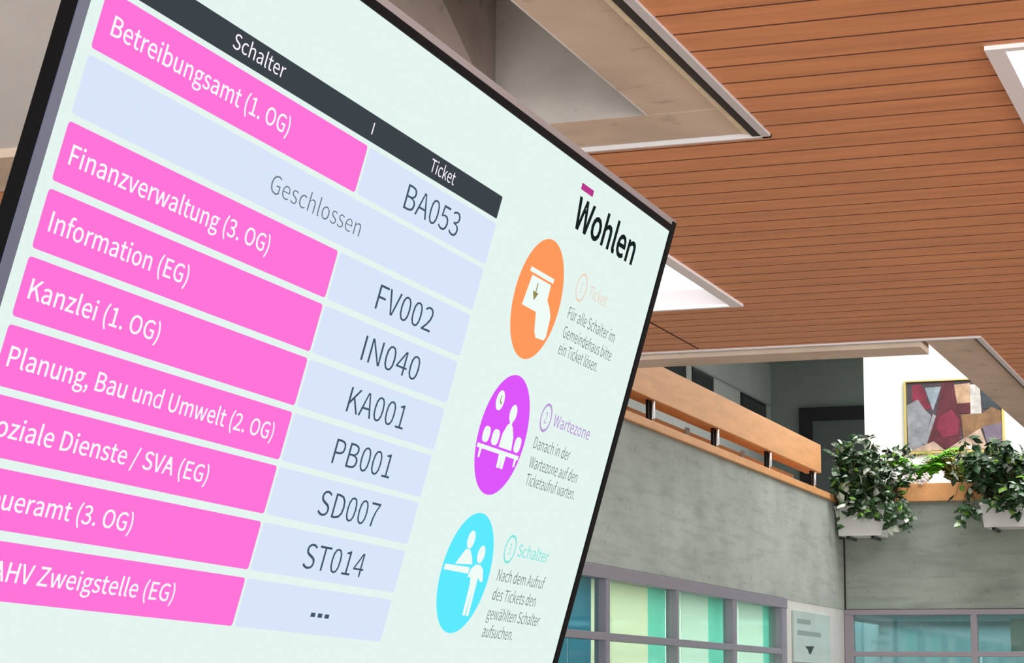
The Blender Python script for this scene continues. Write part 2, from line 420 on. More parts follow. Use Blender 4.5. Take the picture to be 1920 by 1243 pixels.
# ---------------------------------------------------------------- painting
px0, px1, pz0, pz1 = -4.53, -3.42, 4.42, 5.245
pt = empty('framed_painting', (px0, 25.3, pz0)); tag(pt, 'large framed abstract painting in crimson, grey and tan on the white wall', 'painting')
mb = MB(); fr = .026
mb.box(px0-fr, px1+fr, 25.25, 25.298, pz0-fr, pz0).box(px0-fr, px1+fr, 25.25, 25.298, pz1, pz1+fr*.6)
mb.box(px0-fr, px0, 25.25, 25.298, pz0, pz1).box(px1, px1+fr, 25.25, 25.298, pz0, pz1)
part(mb, 'frame', M['gold'], pt)
pc = [mat('paint_%s' % n, c_, .6, var=.32, scale=8) for n, c_ in (('mauve', (74, 64, 70)), ('crimson', (128, 40, 62)), ('pale_grey', (142, 144, 150)), ('mist', (140, 154, 162)),
      ('wine', (92, 36, 46)), ('tan', (190, 156, 126)), ('cream', (196, 192, 186)), ('slate', (58, 68, 74)), ('ochre', (136, 102, 70)), ('sand', (190, 164, 144)), ('lilac', (122, 108, 126)))]
mb = MB()
def pp(pts, mi, k):
    mb.poly([(px0+(a-658)/507*(px1-px0), 25.28-.0015*k, pz1-(b_-345)/378*(pz1-pz0)) for a, b_ in pts], mi)
mb.box(px0, px1, 25.28, 25.297, pz0, pz1, 0)
pp([(690, 362), (735, 355), (762, 400), (770, 450), (800, 490), (740, 500), (690, 440)], 1, 1)
pp([(660, 470), (720, 440), (760, 500), (790, 530), (740, 700), (664, 720)], 2, 2)
pp([(758, 378), (848, 374), (800, 505)], 3, 3)
pp([(800, 520), (740, 680), (770, 700), (850, 560)], 2, 3)
pp([(850, 345), (912, 345), (930, 470), (950, 560), (945, 690), (870, 715), (765, 680), (820, 520), (840, 420)], 4, 4)
pp([(830, 540), (900, 500), (940, 560), (930, 640), (850, 650), (815, 600)], 1, 5)
pp([(905, 368), (1000, 362), (1000, 470), (915, 472)], 5, 3)
pp([(900, 472), (1000, 468), (1000, 525), (920, 520)], 4, 6)
pp([(1000, 370), (1052, 370), (1058, 528), (998, 535)], 6, 5)
pp([(1060, 400), (1112, 420), (1165, 440), (1165, 510), (1065, 500)], 7, 4)
pp([(948, 530), (1060, 528), (1110, 495), (1165, 520), (1165, 600), (1050, 610), (960, 660)], 8, 6)
pp([(865, 718), (960, 660), (1050, 608), (1085, 718)], 9, 7)
pp([(1060, 600), (1165, 580), (1165, 715), (1090, 715)], 10, 7)
pp([(670, 720), (800, 670), (860, 720)], 9, 8)
part(mb, 'canvas', pc, pt)

# ---------------------------------------------------------------- planters and plants
def planter(x0, x1, y0, y1, z0, z1, label):
    r = empty('planter_box', ((x0+x1)/2, y1, z0)); tag(r, label, 'planter', 'white planters on the far parapet')
    bm = bmesh.new(); t = .02; ins = .03
    def ring(a, z): return [bm.verts.new(v) for v in ((x0+a, y0+a, z), (x1-a, y0+a, z), (x1-a, y1-a*.2, z), (x0+a, y1-a*.2, z))]
    rings = [ring(ins, z0), ring(0, z1-.03), ring(-.008, z1-.03), ring(-.008, z1), ring(t, z1), ring(t, z1-.06)]
    bm.faces.new(rings[0][::-1]); bm.faces.new(rings[-1])
    for a, b_ in zip(rings, rings[1:]):
        for i in range(4): bm.faces.new((a[i], a[(i+1) % 4], b_[(i+1) % 4], b_[i]))
    me = bpy.data.meshes.new('box'); bm.to_mesh(me); bm.free(); me.materials.append(M['planter'])
    o = bpy.data.objects.new('box', me); COL.objects.link(o); o.parent = r; o.matrix_parent_inverse = Matrix.Translation(-r.location)
    part(MB().box(x0+t, x1-t, y0+t, y1-t, z1-.07, z1-.035), 'soil', M['soil'], r)
    for xx in (x0+.12, x1-.12): part(MB().box(xx-.015, xx+.015, y0+.05, y1+.0, z0-.03, z0-.004), 'bracket', M['post'], r)
planter(-4.775, -4.275, 22.33, 22.772, 3.235, 3.545, 'white planter box at the wall corner with trailing ivy')
planter(-3.27, -2.55, 22.33, 22.772, 3.298, 3.55, 'white planter box at the right edge of the far parapet')

def leaf(mb, p, d, n, L, W, mi):
    d = d.normalized(); s_ = d.cross(n)
    if s_.length < 1e-3: s_ = d.orthogonal()
    s_.normalize(); nn = s_.cross(d)
    a = p; b1 = p+d*L*.35+s_*W*.5-nn*.1*W; b2 = p+d*L*.35-s_*W*.5-nn*.1*W
    c1 = p+d*L*.7+s_*W*.36-nn*L*.08; c2 = p+d*L*.7-s_*W*.36-nn*L*.08; m1 = p+d*L*.5+nn*W*.08; e = p+d*L-nn*L*.2
    mb.poly([a, b1, m1], mi).poly([a, m1, b2], mi).poly([b1, c1, m1], mi).poly([b2, m1, c2], mi).poly([c1, e, m1], mi).poly([c2, m1, e], mi)
def bush(name, base, n_st, spread, h, droop, L, label, cat, mats, wts, seed, per=18, front=0.0, trails=()):
    rnd = random.Random(seed)
    r = empty(name, base); tag(r, label, cat)
    fo = MB(); st = MB(); B = Vector(base)
    for i in range(n_st):
        az = rnd.uniform(0, 2*math.pi); k = rnd.uniform(.25, 1)
        q = B+Vector((rnd.uniform(-.6, .6)*spread[0], rnd.uniform(-.15, .15), 0))
        dx = math.cos(az)*k*spread[0]; dy = math.sin(az)*k*spread[1]-front
        hh = h*rnd.uniform(.45, 1.0); dr = droop*rnd.random()*k
        pts = []
        for j in range(7):
            t_ = j/6
            pts.append(q+Vector((dx*t_, dy*t_, hh*math.sin(t_*math.pi*.62)-dr*t_*t_*1.2)))
        pts = [Vector((max(p.x, XW+.08), min(p.y, YW-.09), p.z)) for p in pts]
        st.tube([p for p in pts if p.z > base[2]-.22] if pts[1].z > base[2]-.22 else pts[:2], .006, 5, r1=.002)
        for m_ in range(per):
            t_ = rnd.uniform(.12, 1); j = min(5, int(t_*6)); p = pts[j].lerp(pts[j+1], t_*6-j)
            dd = Vector((rnd.gauss(0, 1), rnd.gauss(-.2, 1), rnd.gauss(-.1, .7)))
            nn = Vector((rnd.gauss(0, .5), rnd.gauss(-.4, .5), 1))
            LL = L*rnd.uniform(.6, 1.25)
            if p.z < base[2]-.24: continue
            p = Vector((max(p.x, XW+.10), min(p.y, YW-.10), p.z))
            leaf(fo, p+dd.normalized()*.015, dd, nn, LL, LL*rnd.uniform(.5, .75), rnd.choices(range(len(mats)), wts)[0])
    for tx, ln in trails:                                   # trails hanging over the front rim
        pts = [Vector((tx+rnd.uniform(-.02, .02)*j, 22.31-.02*math.sin(j), 3.60-ln*j/5)) for j in range(6)]
        pts.insert(0, Vector((tx, 22.42, 3.60)))
        st.tube(pts, .005, 5, r1=.002)
        for m_ in range(int(36*ln)+4):
            t_ = rnd.uniform(1, 5.99); p = pts[int(t_)].lerp(pts[int(t_)+1], t_ % 1)
            LL = L*rnd.uniform(.65, 1.15)
            leaf(fo, p+Vector((0, -.01, 0)), Vector((rnd.gauss(0, .8), rnd.uniform(-.7, -.1), rnd.uniform(-.9, .3))), Vector((rnd.gauss(0, .4), -1, .5)), LL, LL*.65, rnd.choices(range(len(mats)), wts)[0])
    part(fo, 'foliage', mats, r); part(st, 'stems', M['stem'], r)
    return r
IV = [M['leaf'], M['leaf_pale'], M['leaf_lime']]
bush('ivy_plant', (-4.53, 22.53, 3.50), 86, (.52, .46), .80, .72, .11, 'dark ivy with pale glossy leaves overflowing the corner planter', 'plant', IV, (10, 1.7, 1.0), 3, front=.16, trails=[(-4.56, .12), (-4.49, .20), (-4.40, .20), (-4.22, .28), (-4.14, .30), (-4.04, .24)])
bush('ivy_plant', (-2.98, 22.53, 3.50), 76, (.46, .36), .76, .62, .115, 'dark green ivy overflowing the planter at the right edge', 'plant', IV, (10, 1.2, 1.2), 5, front=.14, trails=[(-3.40, .26), (-3.33, .18), (-3.16, .10), (-3.05, .15), (-2.93, .12), (-2.82, .18)])

def fern(base, n_fr, L, m, label, seed, lean=0.0):
    rnd = random.Random(seed); r = empty('fern_plant', base); tag(r, label, 'plant')
    fo = MB(); st = MB(); B = Vector(base)
    for i in range(n_fr):
        az = rnd.uniform(0, 2*math.pi); k = rnd.uniform(.22, 1)*L
        pts = [B+Vector((math.cos(az)*k*t_*.8+lean*t_*k, math.sin(az)*k*t_*.35, k*(1.6*t_-1.0*t_*t_))) for t_ in [j/8 for j in range(9)]]
        st.tube(pts, .004, 5, r1=.0015)
        for j in range(1, 9):
            d_ = (pts[j]-pts[j-1]).normalized(); s_ = d_.cross(Vector((0, 0, 1))).normalized()
            ll = .15*(1-abs(j/8-.4))
            for q in (0, .5):
                p = pts[j-1].lerp(pts[j], q)
                for sg_ in (1, -1):
                    leaf(fo, p, s_*sg_+d_*.5+Vector((0, 0, -.2)), Vector((0, -.5, 1)), ll, .042, 0)
    part(fo, 'fronds', m, r); part(st, 'stems', M['stem'], r)
def boxy(x0, x1, label):
    r = tag(MB().box(x0, x1, YW+.27, YW+.55, 2.8, zb(4.537)-.02).build('planter_box', M['planter'], bevel=.006), label, 'planter')
    MB().box(x0+.02, x1-.02, YW+.29, YW+.53, zb(4.537)-.03, zb(4.537)-.01).build('soil', M['soil'], r)
boxy(-4.35, -3.25, 'low planter trough behind the wooden board holding the ferns')
fern((-4.02, 23.12, 3.82), 34, .62, M['fern'], 'bright green fern between the two ivy plants', 11)
fern((-3.62, 23.24, 3.82), 44, .60, M['dry'], 'dry olive brown fern right of the bright green fern', 12)
rnd = random.Random(4)
r = empty('flowering_plant', (-4.15, 22.98, 3.80)); tag(r, 'small pale flowers drooping over the wooden board below the fern', 'plant')
st = MB()
for i in range(16):
    p = Vector((-4.15+rnd.uniform(-.14, .30), 22.76+rnd.uniform(-.05, .05), 3.80+rnd.uniform(-.02, .10)))
    st.tube([(-4.1, 23.05, 3.80), (p.x, 22.95, 3.86), p], .003, 5)
    mb = MB()
    for k in range(5):
        a = k*2*math.pi/5
        leaf(mb, p, Vector((math.cos(a), -.4, math.sin(a))), Vector((0, -1, .1)), .04, .03, 0)
    part(mb, 'flower', M['bloom'], r)
part(st, 'stems', M['stem'], r)

# ---------------------------------------------------------------- ceiling lamps
def lamp(h, label):
    x0, x1, y0, y1 = h
    r = empty('ceiling_light', ((x0+x1)/2, (y0+y1)/2, ZC)); tag(r, label, 'ceiling lamp', 'square recessed ceiling lamps')
    f = .035
    part(MB().box(x0, x0+f, y0, y1, ZC-.008, ZC+.02).box(x1-f, x1, y0, y1, ZC-.008, ZC+.02).box(x0+f, x1-f, y0, y0+.02, ZC-.008, ZC+.02).box(x0+f, x1-f, y1-.02, y1, ZC-.008, ZC+.02), 'frame', M['lamp_frame'], r)
    g = .025
    X0, X1, Y0, Y1 = x0+f, x1-f, y0+.02, y1-.02
    mb = MB()
    a = [(X0, Y0, ZC), (X1, Y0, ZC), (X1, Y1, ZC), (X0, Y1, ZC)]
    b_ = [(X0+g, Y0+g, ZC+.05), (X1-g, Y0+g, ZC+.05), (X1-g, Y1-g, ZC+.05), (X0+g, Y1-g, ZC+.05)]
    for i in range(4): mb.poly([a[i], a[(i+1) % 4], b_[(i+1) % 4], b_[i]])
    part(mb, 'reflector', M['lamp_frame'], r)
    part(MB().box(X0+g, X1-g, Y0+g, Y1-g, ZC+.045, ZC+.06), 'diffuser', M['diffuser'], r)
lamp(L1, 'bright recessed ceiling lamp beside the right edge of the screen')
lamp(L2, 'bright recessed ceiling lamp at the right edge of the picture')

# ---------------------------------------------------------------- ticket display
R = .0635
TR = Vector((-0.70510578, 2.3971212, 2.13836707))
s1 = Vector((.00965416, .99975545, -.01989575)); s2 = Vector((.26899142, .01656678, .96300008)); sn = s1.cross(s2)
tv = empty('ticket_display'); tag(tv, 'large tilted information screen showing pink counters and ticket numbers', 'screen')
tv.matrix_world = Matrix(((s1.x, s2.x, sn.x, TR.x), (s1.y, s2.y, sn.y, TR.y), (s1.z, s2.z, sn.z, TR.z), (0, 0, 0, 1)))
SW, SH = 19.05, 10.72
def ubox(mb, u0, u1, v0, v1, z0, z1): return mb.box(u0*R, u1*R, v0*R, v1*R, z0, z1)
E_ = {k: emit('screen_'+k, c_) for k, c_ in dict(white=(229, 245, 240), pink=(254, 116, 216), pale=(217, 230, 250), header=(60, 67, 73), text=(68, 86, 106), soft=(104, 120, 134), lettering=(255, 248, 255),
      orange=(255, 154, 92), purple=(220, 86, 250), cyan=(92, 234, 255), black=(24, 32, 34), magenta=(184, 58, 140), small=(112, 118, 120), fade_orange=(236, 216, 196), fade_purple=(186, 152, 214), fade_cyan=(132, 232, 222), icon=(240, 252, 246), icon_dim=(150, 140, 90)).items()}
z_scr = 0.0
scr = ubox(MB(), -SW, 0, -SH, 0, -.006, z_scr).build('screen', E_['white'], tv); scr['label'] = 'white lit screen area'
b = .2
mb = MB(); zf = .002
ubox(mb, 0, b, -SH-b, b, -.012, zf); ubox(mb, -SW-b, 0, 0, b*.62, -.012, zf); ubox(mb, -SW-b, 0, -SH-b, -SH, -.012, zf); ubox(mb, -SW-b, -SW, -SH, 0, -.012, zf-.001)
mb.build('bezel', M['bezel'], tv)
ubox(MB(), -SW-b*.98, -SW-.01, -SH, 0, zf-.0012, zf).build('bezel_sheen', M['bezel_sheen'], tv)  # strip painted as the reflection along the left bezel
mb = MB(); ubox(mb, -SW-b, b, b*.62, b*.62+.11, -.012, zf-.001); mb.build('top_trim', M['alu'], tv)
ubox(MB(), -SW+.4, -.6, -SH+.3, -.4, -.03, -.012).build('back_cover', M['bezel'], tv)
# ceiling mount: bracket plate and drop pole (in world space, hidden behind the screen)
mb = MB(); ubox(mb, -11.5, -7.5, -6.5, -2.0, -.05, -.03); mb.build('bracket_plate', M['steel'], tv)
inv = tv.matrix_world.inverted()
pm = tv.matrix_world @ Vector((-9.5*R, -3.2*R, -.06))
mb = MB(); mb.tube([pm, (pm.x-.03, pm.y, pm.z+.1), (pm.x-.03, pm.y, ZC+.02)], .022, 12)
mb.box(pm.x-.11, pm.x+.05, pm.y-.08, pm.y+.08, ZC-.012, ZC+.02)
mb.v = [tuple(inv @ Vector(v)) for v in mb.v]
mb.build('ceiling_mount', M['steel'], tv)

# letter outlines: character -> (advance, closed contours as x, y, x, y, ...)
GLYPHS = {'(':(118,[[84,-69,103,-60,78,-7,64,50,59,109,64,168,78,225,103,277,84,286,56,232,38,174,32,109,38,44,56,-15]]),')':(118,[[35,-69,62,-15,80,44,86,109,80,174,62,232,35,286,15,277,40,225,55,168,60,109,55,50,40,-7,15,-60]]),',':(97,[[26,-67,54,-49,71,-24,77,7,74,27,65,40,50,44,38,41,30,34,26,22,30,10,38,2,50,-1,54,0,49,-20,37,-36,19,-48]]),'.':(97,[[49,-5,60,-1,69,7,72,20,69,32,60,41,49,44,37,41,29,32,26,20,29,7,37,-1]]),'/':(137,[[4,-63,27,-63,132,278,109,278]]),'0':(194,[[97,-5,140,10,167,55,177,129,167,203,140,247,97,261,55,247,27,203,18,129,27,55,55,10],[97,21,72,33,55,68,48,129,55,190,72,225,97,236,123,225,140,190,146,129,140,68,123,33]]),'1':(194,[[31,0,172,0,172,27,120,27,120,257,96,257,81,249,63,243,42,238,42,218,88,218,88,27,31,27]]),'2':(194,[[15,0,177,0,177,28,106,28,64,25,117,81,152,134,165,186,155,226,129,252,90,261,60,257,36,244,14,224,33,206,48,221,66,231,86,235,112,229,128,211,133,185,120,138,82,83,15,19]]),'3':(194,[[92,-5,134,4,163,29,175,69,167,100,148,121,120,134,120,136,144,149,160,169,166,197,156,232,130,254,91,261,64,257,40,246,20,231,37,210,53,223,70,232,90,235,113,230,128,216,133,195,127,170,104,152,62,146,62,121,109,115,135,97,142,70,135,44,117,28,90,22,64,26,43,37,27,51,10,31,30,13,57,0]]),'4':(194,[[119,0,149,0,149,71,183,71,183,96,149,96,149,257,114,257,7,92,7,71,119,71],[119,96,40,96,99,184,119,222,121,222,119,175]]),'5':(194,[[92,-5,133,6,164,36,176,83,165,130,137,157,98,165,84,164,72,161,60,155,67,229,163,229,163,257,39,257,30,137,47,126,61,134,75,139,90,141,118,134,137,114,143,83,136,50,116,29,89,22,62,26,42,37,26,50,9,29,30,13,56,0]]),'7':(194,[[69,0,103,0,111,89,133,164,178,237,178,257,17,257,17,229,142,229,102,160,79,87]]),'A':(213,[[1,0,34,0,59,78,153,78,177,0,211,0,124,257,88,257],[67,104,79,144,105,230,106,230,132,144,145,104]]),'B':(230,[[35,0,117,0,168,8,202,33,214,75,208,105,189,126,162,137,162,138,183,150,195,170,200,194,188,230,157,250,111,257,35,257],[68,148,68,231,107,231,141,227,161,214,168,190,161,167,141,153,106,148],[68,26,68,123,112,123,151,118,174,102,182,76,174,48,150,31,112,26]]),'D':(241,[[35,0,101,0,166,15,206,60,220,129,206,199,166,242,99,257,35,257],[68,27,68,230,97,230,147,219,177,184,187,129,177,74,147,39,97,27]]),'E':(206,[[35,0,187,0,187,28,68,28,68,121,165,121,165,149,68,149,68,229,183,229,183,257,35,257]]),'F':(193,[[35,0,68,0,68,115,166,115,166,143,68,143,68,229,183,229,183,257,35,257]]),'G':(241,[[136,-5,168,-1,195,10,215,25,215,133,131,133,131,106,186,106,186,39,173,31,157,26,139,24,93,37,64,73,54,129,64,185,94,220,139,233,162,230,180,221,194,209,212,230,194,245,170,256,138,261,77,245,36,200,20,128,35,57,76,11]]),'H':(255,[[35,0,68,0,68,121,187,121,187,0,220,0,220,257,187,257,187,149,68,149,68,257,35,257]]),'I':(103,[[35,0,68,0,68,257,35,257]]),'K':(226,[[35,0,68,0,68,81,112,134,189,0,225,0,132,159,213,257,176,257,68,128,68,128,68,257,35,257]]),'N':(253,[[35,0,66,0,66,135,62,215,63,215,91,162,185,0,218,0,218,257,187,257,187,123,192,42,190,42,162,95,68,257,35,257]]),'O':(260,[[130,-5,187,12,225,58,239,129,225,200,187,245,130,261,73,245,34,200,20,129,34,58,73,12],[130,24,90,37,63,73,54,129,63,185,90,220,130,233,170,220,197,185,206,129,197,73,170,37]]),'P':(222,[[35,0,68,0,68,102,110,102,160,111,192,137,204,181,192,226,159,250,109,257,35,257],[68,129,68,230,104,230,142,226,165,211,172,181,165,151,143,134,106,129]]),'S':(209,[[106,-5,153,5,183,31,194,68,187,100,168,122,141,137,104,153,84,162,68,175,62,196,68,215,84,228,110,233,132,230,151,222,168,209,185,230,164,246,139,257,110,261,68,252,39,228,29,193,37,162,57,141,81,127,118,111,140,101,155,87,161,65,154,44,136,29,107,24,81,28,57,39,36,56,17,33,42,13,72,0]]),'T':(210,[[89,0,121,0,121,229,199,229,199,257,11,257,11,229,89,229]]),'U':(252,[[126,-5,173,6,206,41,218,106,218,257,187,257,187,105,179,57,157,31,126,24,96,31,75,57,67,105,67,257,34,257,34,106,47,41,79,6]]),'V':(201,[[82,0,120,0,201,257,168,257,127,118,102,33,101,33,76,118,34,257,0,257]]),'W':(307,[[63,0,102,0,140,155,153,213,154,213,167,155,206,0,245,0,298,257,267,257,239,117,225,34,223,34,205,117,169,257,140,257,104,117,86,34,85,34,69,117,42,257,9,257]]),'Z':(211,[[18,0,195,0,195,28,57,28,193,237,193,257,30,257,30,229,153,229,18,20]]),'a':(197,[[76,-5,99,-1,120,9,139,23,140,23,143,0,169,0,169,117,162,158,141,185,103,195,74,191,49,182,29,170,41,148,58,158,77,165,98,168,122,161,134,144,137,120,71,107,33,84,21,49,28,20,47,2],[85,21,68,24,56,34,51,51,59,73,87,89,137,99,137,46,120,32,103,24]]),'b':(216,[[116,-5,157,8,187,42,199,98,190,149,164,183,123,195,102,191,82,182,63,168,64,202,64,279,32,279,32,0,58,0,61,20,62,20,79,7,98,-2],[111,22,97,24,81,30,64,42,64,142,82,156,99,165,115,168,144,159,160,135,165,98,158,57,139,31]]),'c':(179,[[107,-5,129,-2,150,7,169,19,155,41,142,31,127,25,110,22,79,31,59,57,51,95,59,133,80,159,111,168,125,166,137,160,149,152,165,173,150,184,132,192,110,195,64,183,31,149,18,95,30,41,62,7]]),'d':(217,[[97,-5,119,-1,138,9,155,22,156,22,159,0,185,0,185,279,153,279,153,206,154,173,138,185,121,192,101,195,60,183,30,148,19,95,28,41,55,7],[104,22,76,31,58,56,51,95,59,133,79,159,106,168,122,166,137,160,153,148,153,48,137,34,121,25]]),'e':(194,[[109,-5,133,-2,154,5,172,15,160,36,146,28,130,23,113,21,81,29,59,52,50,88,178,88,179,106,170,153,145,184,103,195,62,183,31,148,18,95,31,41,63,7],[49,110,59,142,79,163,104,169,129,163,146,143,151,110]]),'f':(114,[[12,164,37,164,37,0,69,0,69,164,110,164,110,190,69,190,69,220,72,241,81,253,96,258,118,252,125,277,115,280,104,282,93,283,62,276,43,254,37,221,37,190,12,188]]),'g':(197,[[96,-88,147,-78,181,-54,193,-22,185,4,163,19,126,23,89,23,69,26,59,33,56,44,57,53,62,61,68,67,77,63,86,61,96,60,131,68,156,91,166,126,164,142,158,155,150,166,189,166,189,190,123,190,96,195,61,187,35,163,25,127,29,106,38,89,50,76,50,75,40,66,32,54,29,39,31,26,37,15,46,8,46,6,31,-6,21,-21,18,-37,28,-64,55,-82],[96,82,76,87,61,103,56,127,61,151,76,166,96,172,117,166,131,151,137,127,131,103,116,87],[101,-65,71,-61,52,-50,46,-32,48,-21,54,-10,65,0,90,-3,123,-3,144,-5,157,-13,161,-27,154,-46,133,-60]]),'h':(213,[[32,0,64,0,64,138,82,154,98,164,116,167,137,162,149,145,152,116,152,0,184,0,184,120,178,161,159,186,126,195,102,191,81,179,63,163,64,202,64,279,32,279]]),'i':(96,[[32,0,64,0,64,190,32,190],[48,229,59,232,67,239,70,251,67,262,59,269,48,271,37,269,30,262,27,251,30,239,37,232]]),'k':(193,[[32,0,64,0,64,50,99,92,155,0,190,0,118,113,181,190,146,190,65,90,64,90,64,279,32,279]]),'l':(99,[[66,-5,84,-2,80,23,73,22,69,23,66,28,64,36,64,279,32,279,32,38,36,15,47,0]]),'m':(324,[[32,0,64,0,64,138,81,154,97,164,112,167,132,162,144,145,147,116,147,0,179,0,179,138,196,154,212,164,227,167,247,162,259,145,263,116,263,0,294,0,294,120,288,161,269,186,237,195,215,190,194,178,174,159,164,178,146,191,121,195,100,191,80,179,62,162,62,162,58,190,32,190]]),'n':(214,[[32,0,64,0,64,138,82,154,98,164,116,167,137,162,149,145,152,116,152,0,184,0,184,120,178,161,159,186,126,195,102,191,81,179,62,162,62,162,58,190,32,190]]),'o':(212,[[106,-5,150,7,182,41,194,95,182,149,150,183,106,195,63,183,31,149,18,95,31,41,63,7],[106,22,77,31,58,57,51,95,58,133,77,159,106,168,135,159,154,133,161,95,154,57,135,31]]),'r':(136,[[32,0,64,0,64,122,79,148,95,162,112,166,131,163,137,191,116,195,96,190,78,176,62,155,62,155,58,190,32,190]]),'s':(164,[[82,-5,120,3,143,24,151,52,142,81,120,98,93,110,73,118,58,128,52,143,56,156,68,166,88,170,103,168,117,162,131,153,146,173,130,184,110,192,87,195,52,188,29,168,22,141,30,115,51,97,77,86,98,78,114,66,120,50,116,35,104,24,83,20,62,23,44,31,27,43,11,22,31,8,56,-1]]),'t':(132,[[92,-5,104,-4,116,-1,127,2,121,27,99,21,82,26,72,38,70,58,70,164,121,164,121,190,70,190,70,244,43,244,40,190,9,188,9,164,38,164,38,59,43,25,60,3]]),'u':(213,[[88,-5,112,0,132,12,151,30,152,30,154,0,181,0,181,190,149,190,149,55,132,37,115,26,97,23,77,28,65,45,62,74,62,190,29,190,29,70,36,29,55,4]]),'v':(182,[[73,0,111,0,178,190,146,190,110,82,93,26,91,26,74,82,38,190,5,190]]),'w':(281,[[62,0,99,0,126,102,139,157,141,157,154,103,181,0,220,0,272,190,241,190,213,80,202,27,200,27,187,80,157,190,126,190,96,80,83,27,82,27,70,80,42,190,9,190]]),'z':(166,[[12,0,156,0,156,26,53,26,153,173,153,190,23,190,23,164,112,164,12,17]]),'ä':(197,[[76,-5,99,-1,120,9,139,23,140,23,143,0,169,0,169,117,162,158,141,185,103,195,74,191,49,182,29,170,41,148,58,158,77,165,98,168,122,161,134,144,137,120,71,107,33,84,21,49,28,20,47,2],[85,21,68,24,56,34,51,51,59,73,87,89,137,99,137,46,120,32,103,24],[67,230,77,233,84,239,86,249,84,259,77,266,67,269,57,266,50,259,48,249,50,239,57,233],[142,230,152,233,159,239,162,249,159,259,152,266,142,269,132,266,125,259,123,249,125,239,132,233]]),'ö':(212,[[106,-5,150,7,182,41,194,95,182,149,150,183,106,195,63,183,31,149,18,95,31,41,63,7],[106,22,77,31,58,57,51,95,58,133,77,159,106,168,135,159,154,133,161,95,154,57,135,31],[69,230,78,233,85,239,88,249,85,259,78,266,69,269,58,266,52,259,49,249,52,239,58,233],[144,230,154,233,160,239,163,249,160,259,154,266,144,269,134,266,127,259,124,249,127,239,134,233]]),'ü':(213,[[88,-5,112,0,132,12,151,30,152,30,154,0,181,0,181,190,149,190,149,55,132,37,115,26,97,23,77,28,65,45,62,74,62,190,29,190,29,70,36,29,55,4],[68,230,78,233,85,239,88,249,85,259,78,266,68,269,58,266,52,259,49,249,52,239,58,233],[144,230,154,233,161,239,163,249,161,259,154,266,144,269,134,266,127,259,124,249,127,239,134,233]]),' ':(78,[])}
def text_polys(body, bold=0.0):
    cu = bpy.data.curves.new('t', 'CURVE'); cu.dimensions = '2D'; cu.fill_mode = 'BOTH'; cu.offset = bold*.38
    pen = 0
    for ch in body:
        adv, cons = GLYPHS[ch]
        for c_ in cons:
            n_ = len(c_)//2; sp = cu.splines.new('POLY'); sp.points.add(n_-1); sp.use_cyclic_u = True
            for k in range(n_): sp.points[k].co = ((pen+c_[2*k])/1000, c_[2*k+1]/1000, 0, 1)
        pen += adv
    o = bpy.data.objects.new('t', cu); COL.objects.link(o)
    dg = bpy.context.evaluated_depsgraph_get(); me = bpy.data.meshes.new_from_object(o.evaluated_get(dg))
    vs = [(v.co.x, v.co.y) for v in me.vertices]; fs = [tuple(p.vertices) for p in me.polygons]
    bpy.data.objects.remove(o); bpy.data.curves.remove(cu); bpy.data.meshes.remove(me)
    return vs, fs
CAP = .257
def text(mb, body, u0, v0, u1, cap, mi, bold=0.0, z=.0011, slope=0.0, u_end=None):
    vs, fs = text_polys(body, bold)
    xa = min(v[0] for v in vs); xb = max(v[0] for v in vs)
    sx = (u1-u0)/(xb-xa); sy = cap/CAP; bb = len(mb.v)
    for x_, y_ in vs:
        uu = (x_-xa)*sx
        mb.v.append(((u0+uu)*R, (v0+y_*sy+slope*uu)*R, z))
    for f_ in fs: mb.f.append(tuple(bb+i for i in f_)); mb.m.append(mi)
def flat(mb, pts, mi, z): mb.poly([(u*R, v*R, z) for u, v in pts], mi)
def rrect(u0, u1, v0, v1, r=.05):
    out = []
    for cx_, cy_, a0 in ((u1-r, v1-r, 0), (u0+r, v1-r, 90), (u0+r, v0+r, 180), (u1-r, v0+r, 270)):
        for k in range(4):
            a = math.radians(a0+30*k); out.append((cx_+r*math.cos(a), cy_+r*math.sin(a)))
    return out
# (department name, start, end, ticket, top of the row)
rows = [('Betreibungsamt (1. OG)', -18.55, -14.40, 'BA053', -1.622), ('Finanzverwaltung (3. OG)', -18.62, -14.08, 'FV002', -3.082), ('Information (EG)', -18.63, -15.70, 'IN040', -3.822),
        ('Kanzlei (1. OG)', -18.64, -15.96, 'KA001', -4.562), ('Planung, Bau und Umwelt (2. OG)', -18.66, -12.65, 'PB001', -5.302), ('Soziale Dienste / SVA (EG)', -18.76, -13.97, 'SD007', -6.036),
        ('Steueramt (3. OG)', -18.66, -15.37, 'ST014', -6.792), ('AHV Zweigstelle (EG)', -17.86, -13.97, '---', -7.554)]
Hh = .65
for nm, ua, ub, tk, vt in rows:
    mb = MB(); flat(mb, rrect(-18.80, -12.285, vt-Hh, vt), 0, .0005)
    text(mb, nm, ua, vt-Hh+.222, ub, .215, 1, bold=.008)
    mb.build('department_cell', [E_['pink'], E_['lettering']], scr)
    mb = MB(); flat(mb, rrect(-12.22, -7.62, vt-Hh, vt), 0, .0005)
    if tk == '---':
        for k in range(3): flat(mb, [(-10.16+.22*k, vt-.40), (-10.02+.22*k, vt-.40), (-10.02+.22*k, vt-.34), (-10.16+.22*k, vt-.34)], 1, .0011)
    else: text(mb, tk, -10.83, vt-.51, -8.90, .355, 1, bold=-.006)
    mb.build('ticket_cell', [E_['pale'], E_['text']], scr)
mb = MB(); flat(mb, rrect(-18.80, -7.62, -3.0, -2.345), 0, .0005); text(mb, 'Geschlossen', -14.46, -2.79, -11.86, .235, 1, bold=-.01)
mb.build('closed_cell', [E_['pale'], E_['soft']], scr)
mb = MB(); flat(mb, rrect(-18.80, -7.66, -1.552, -1.20, .02), 0, .0005)
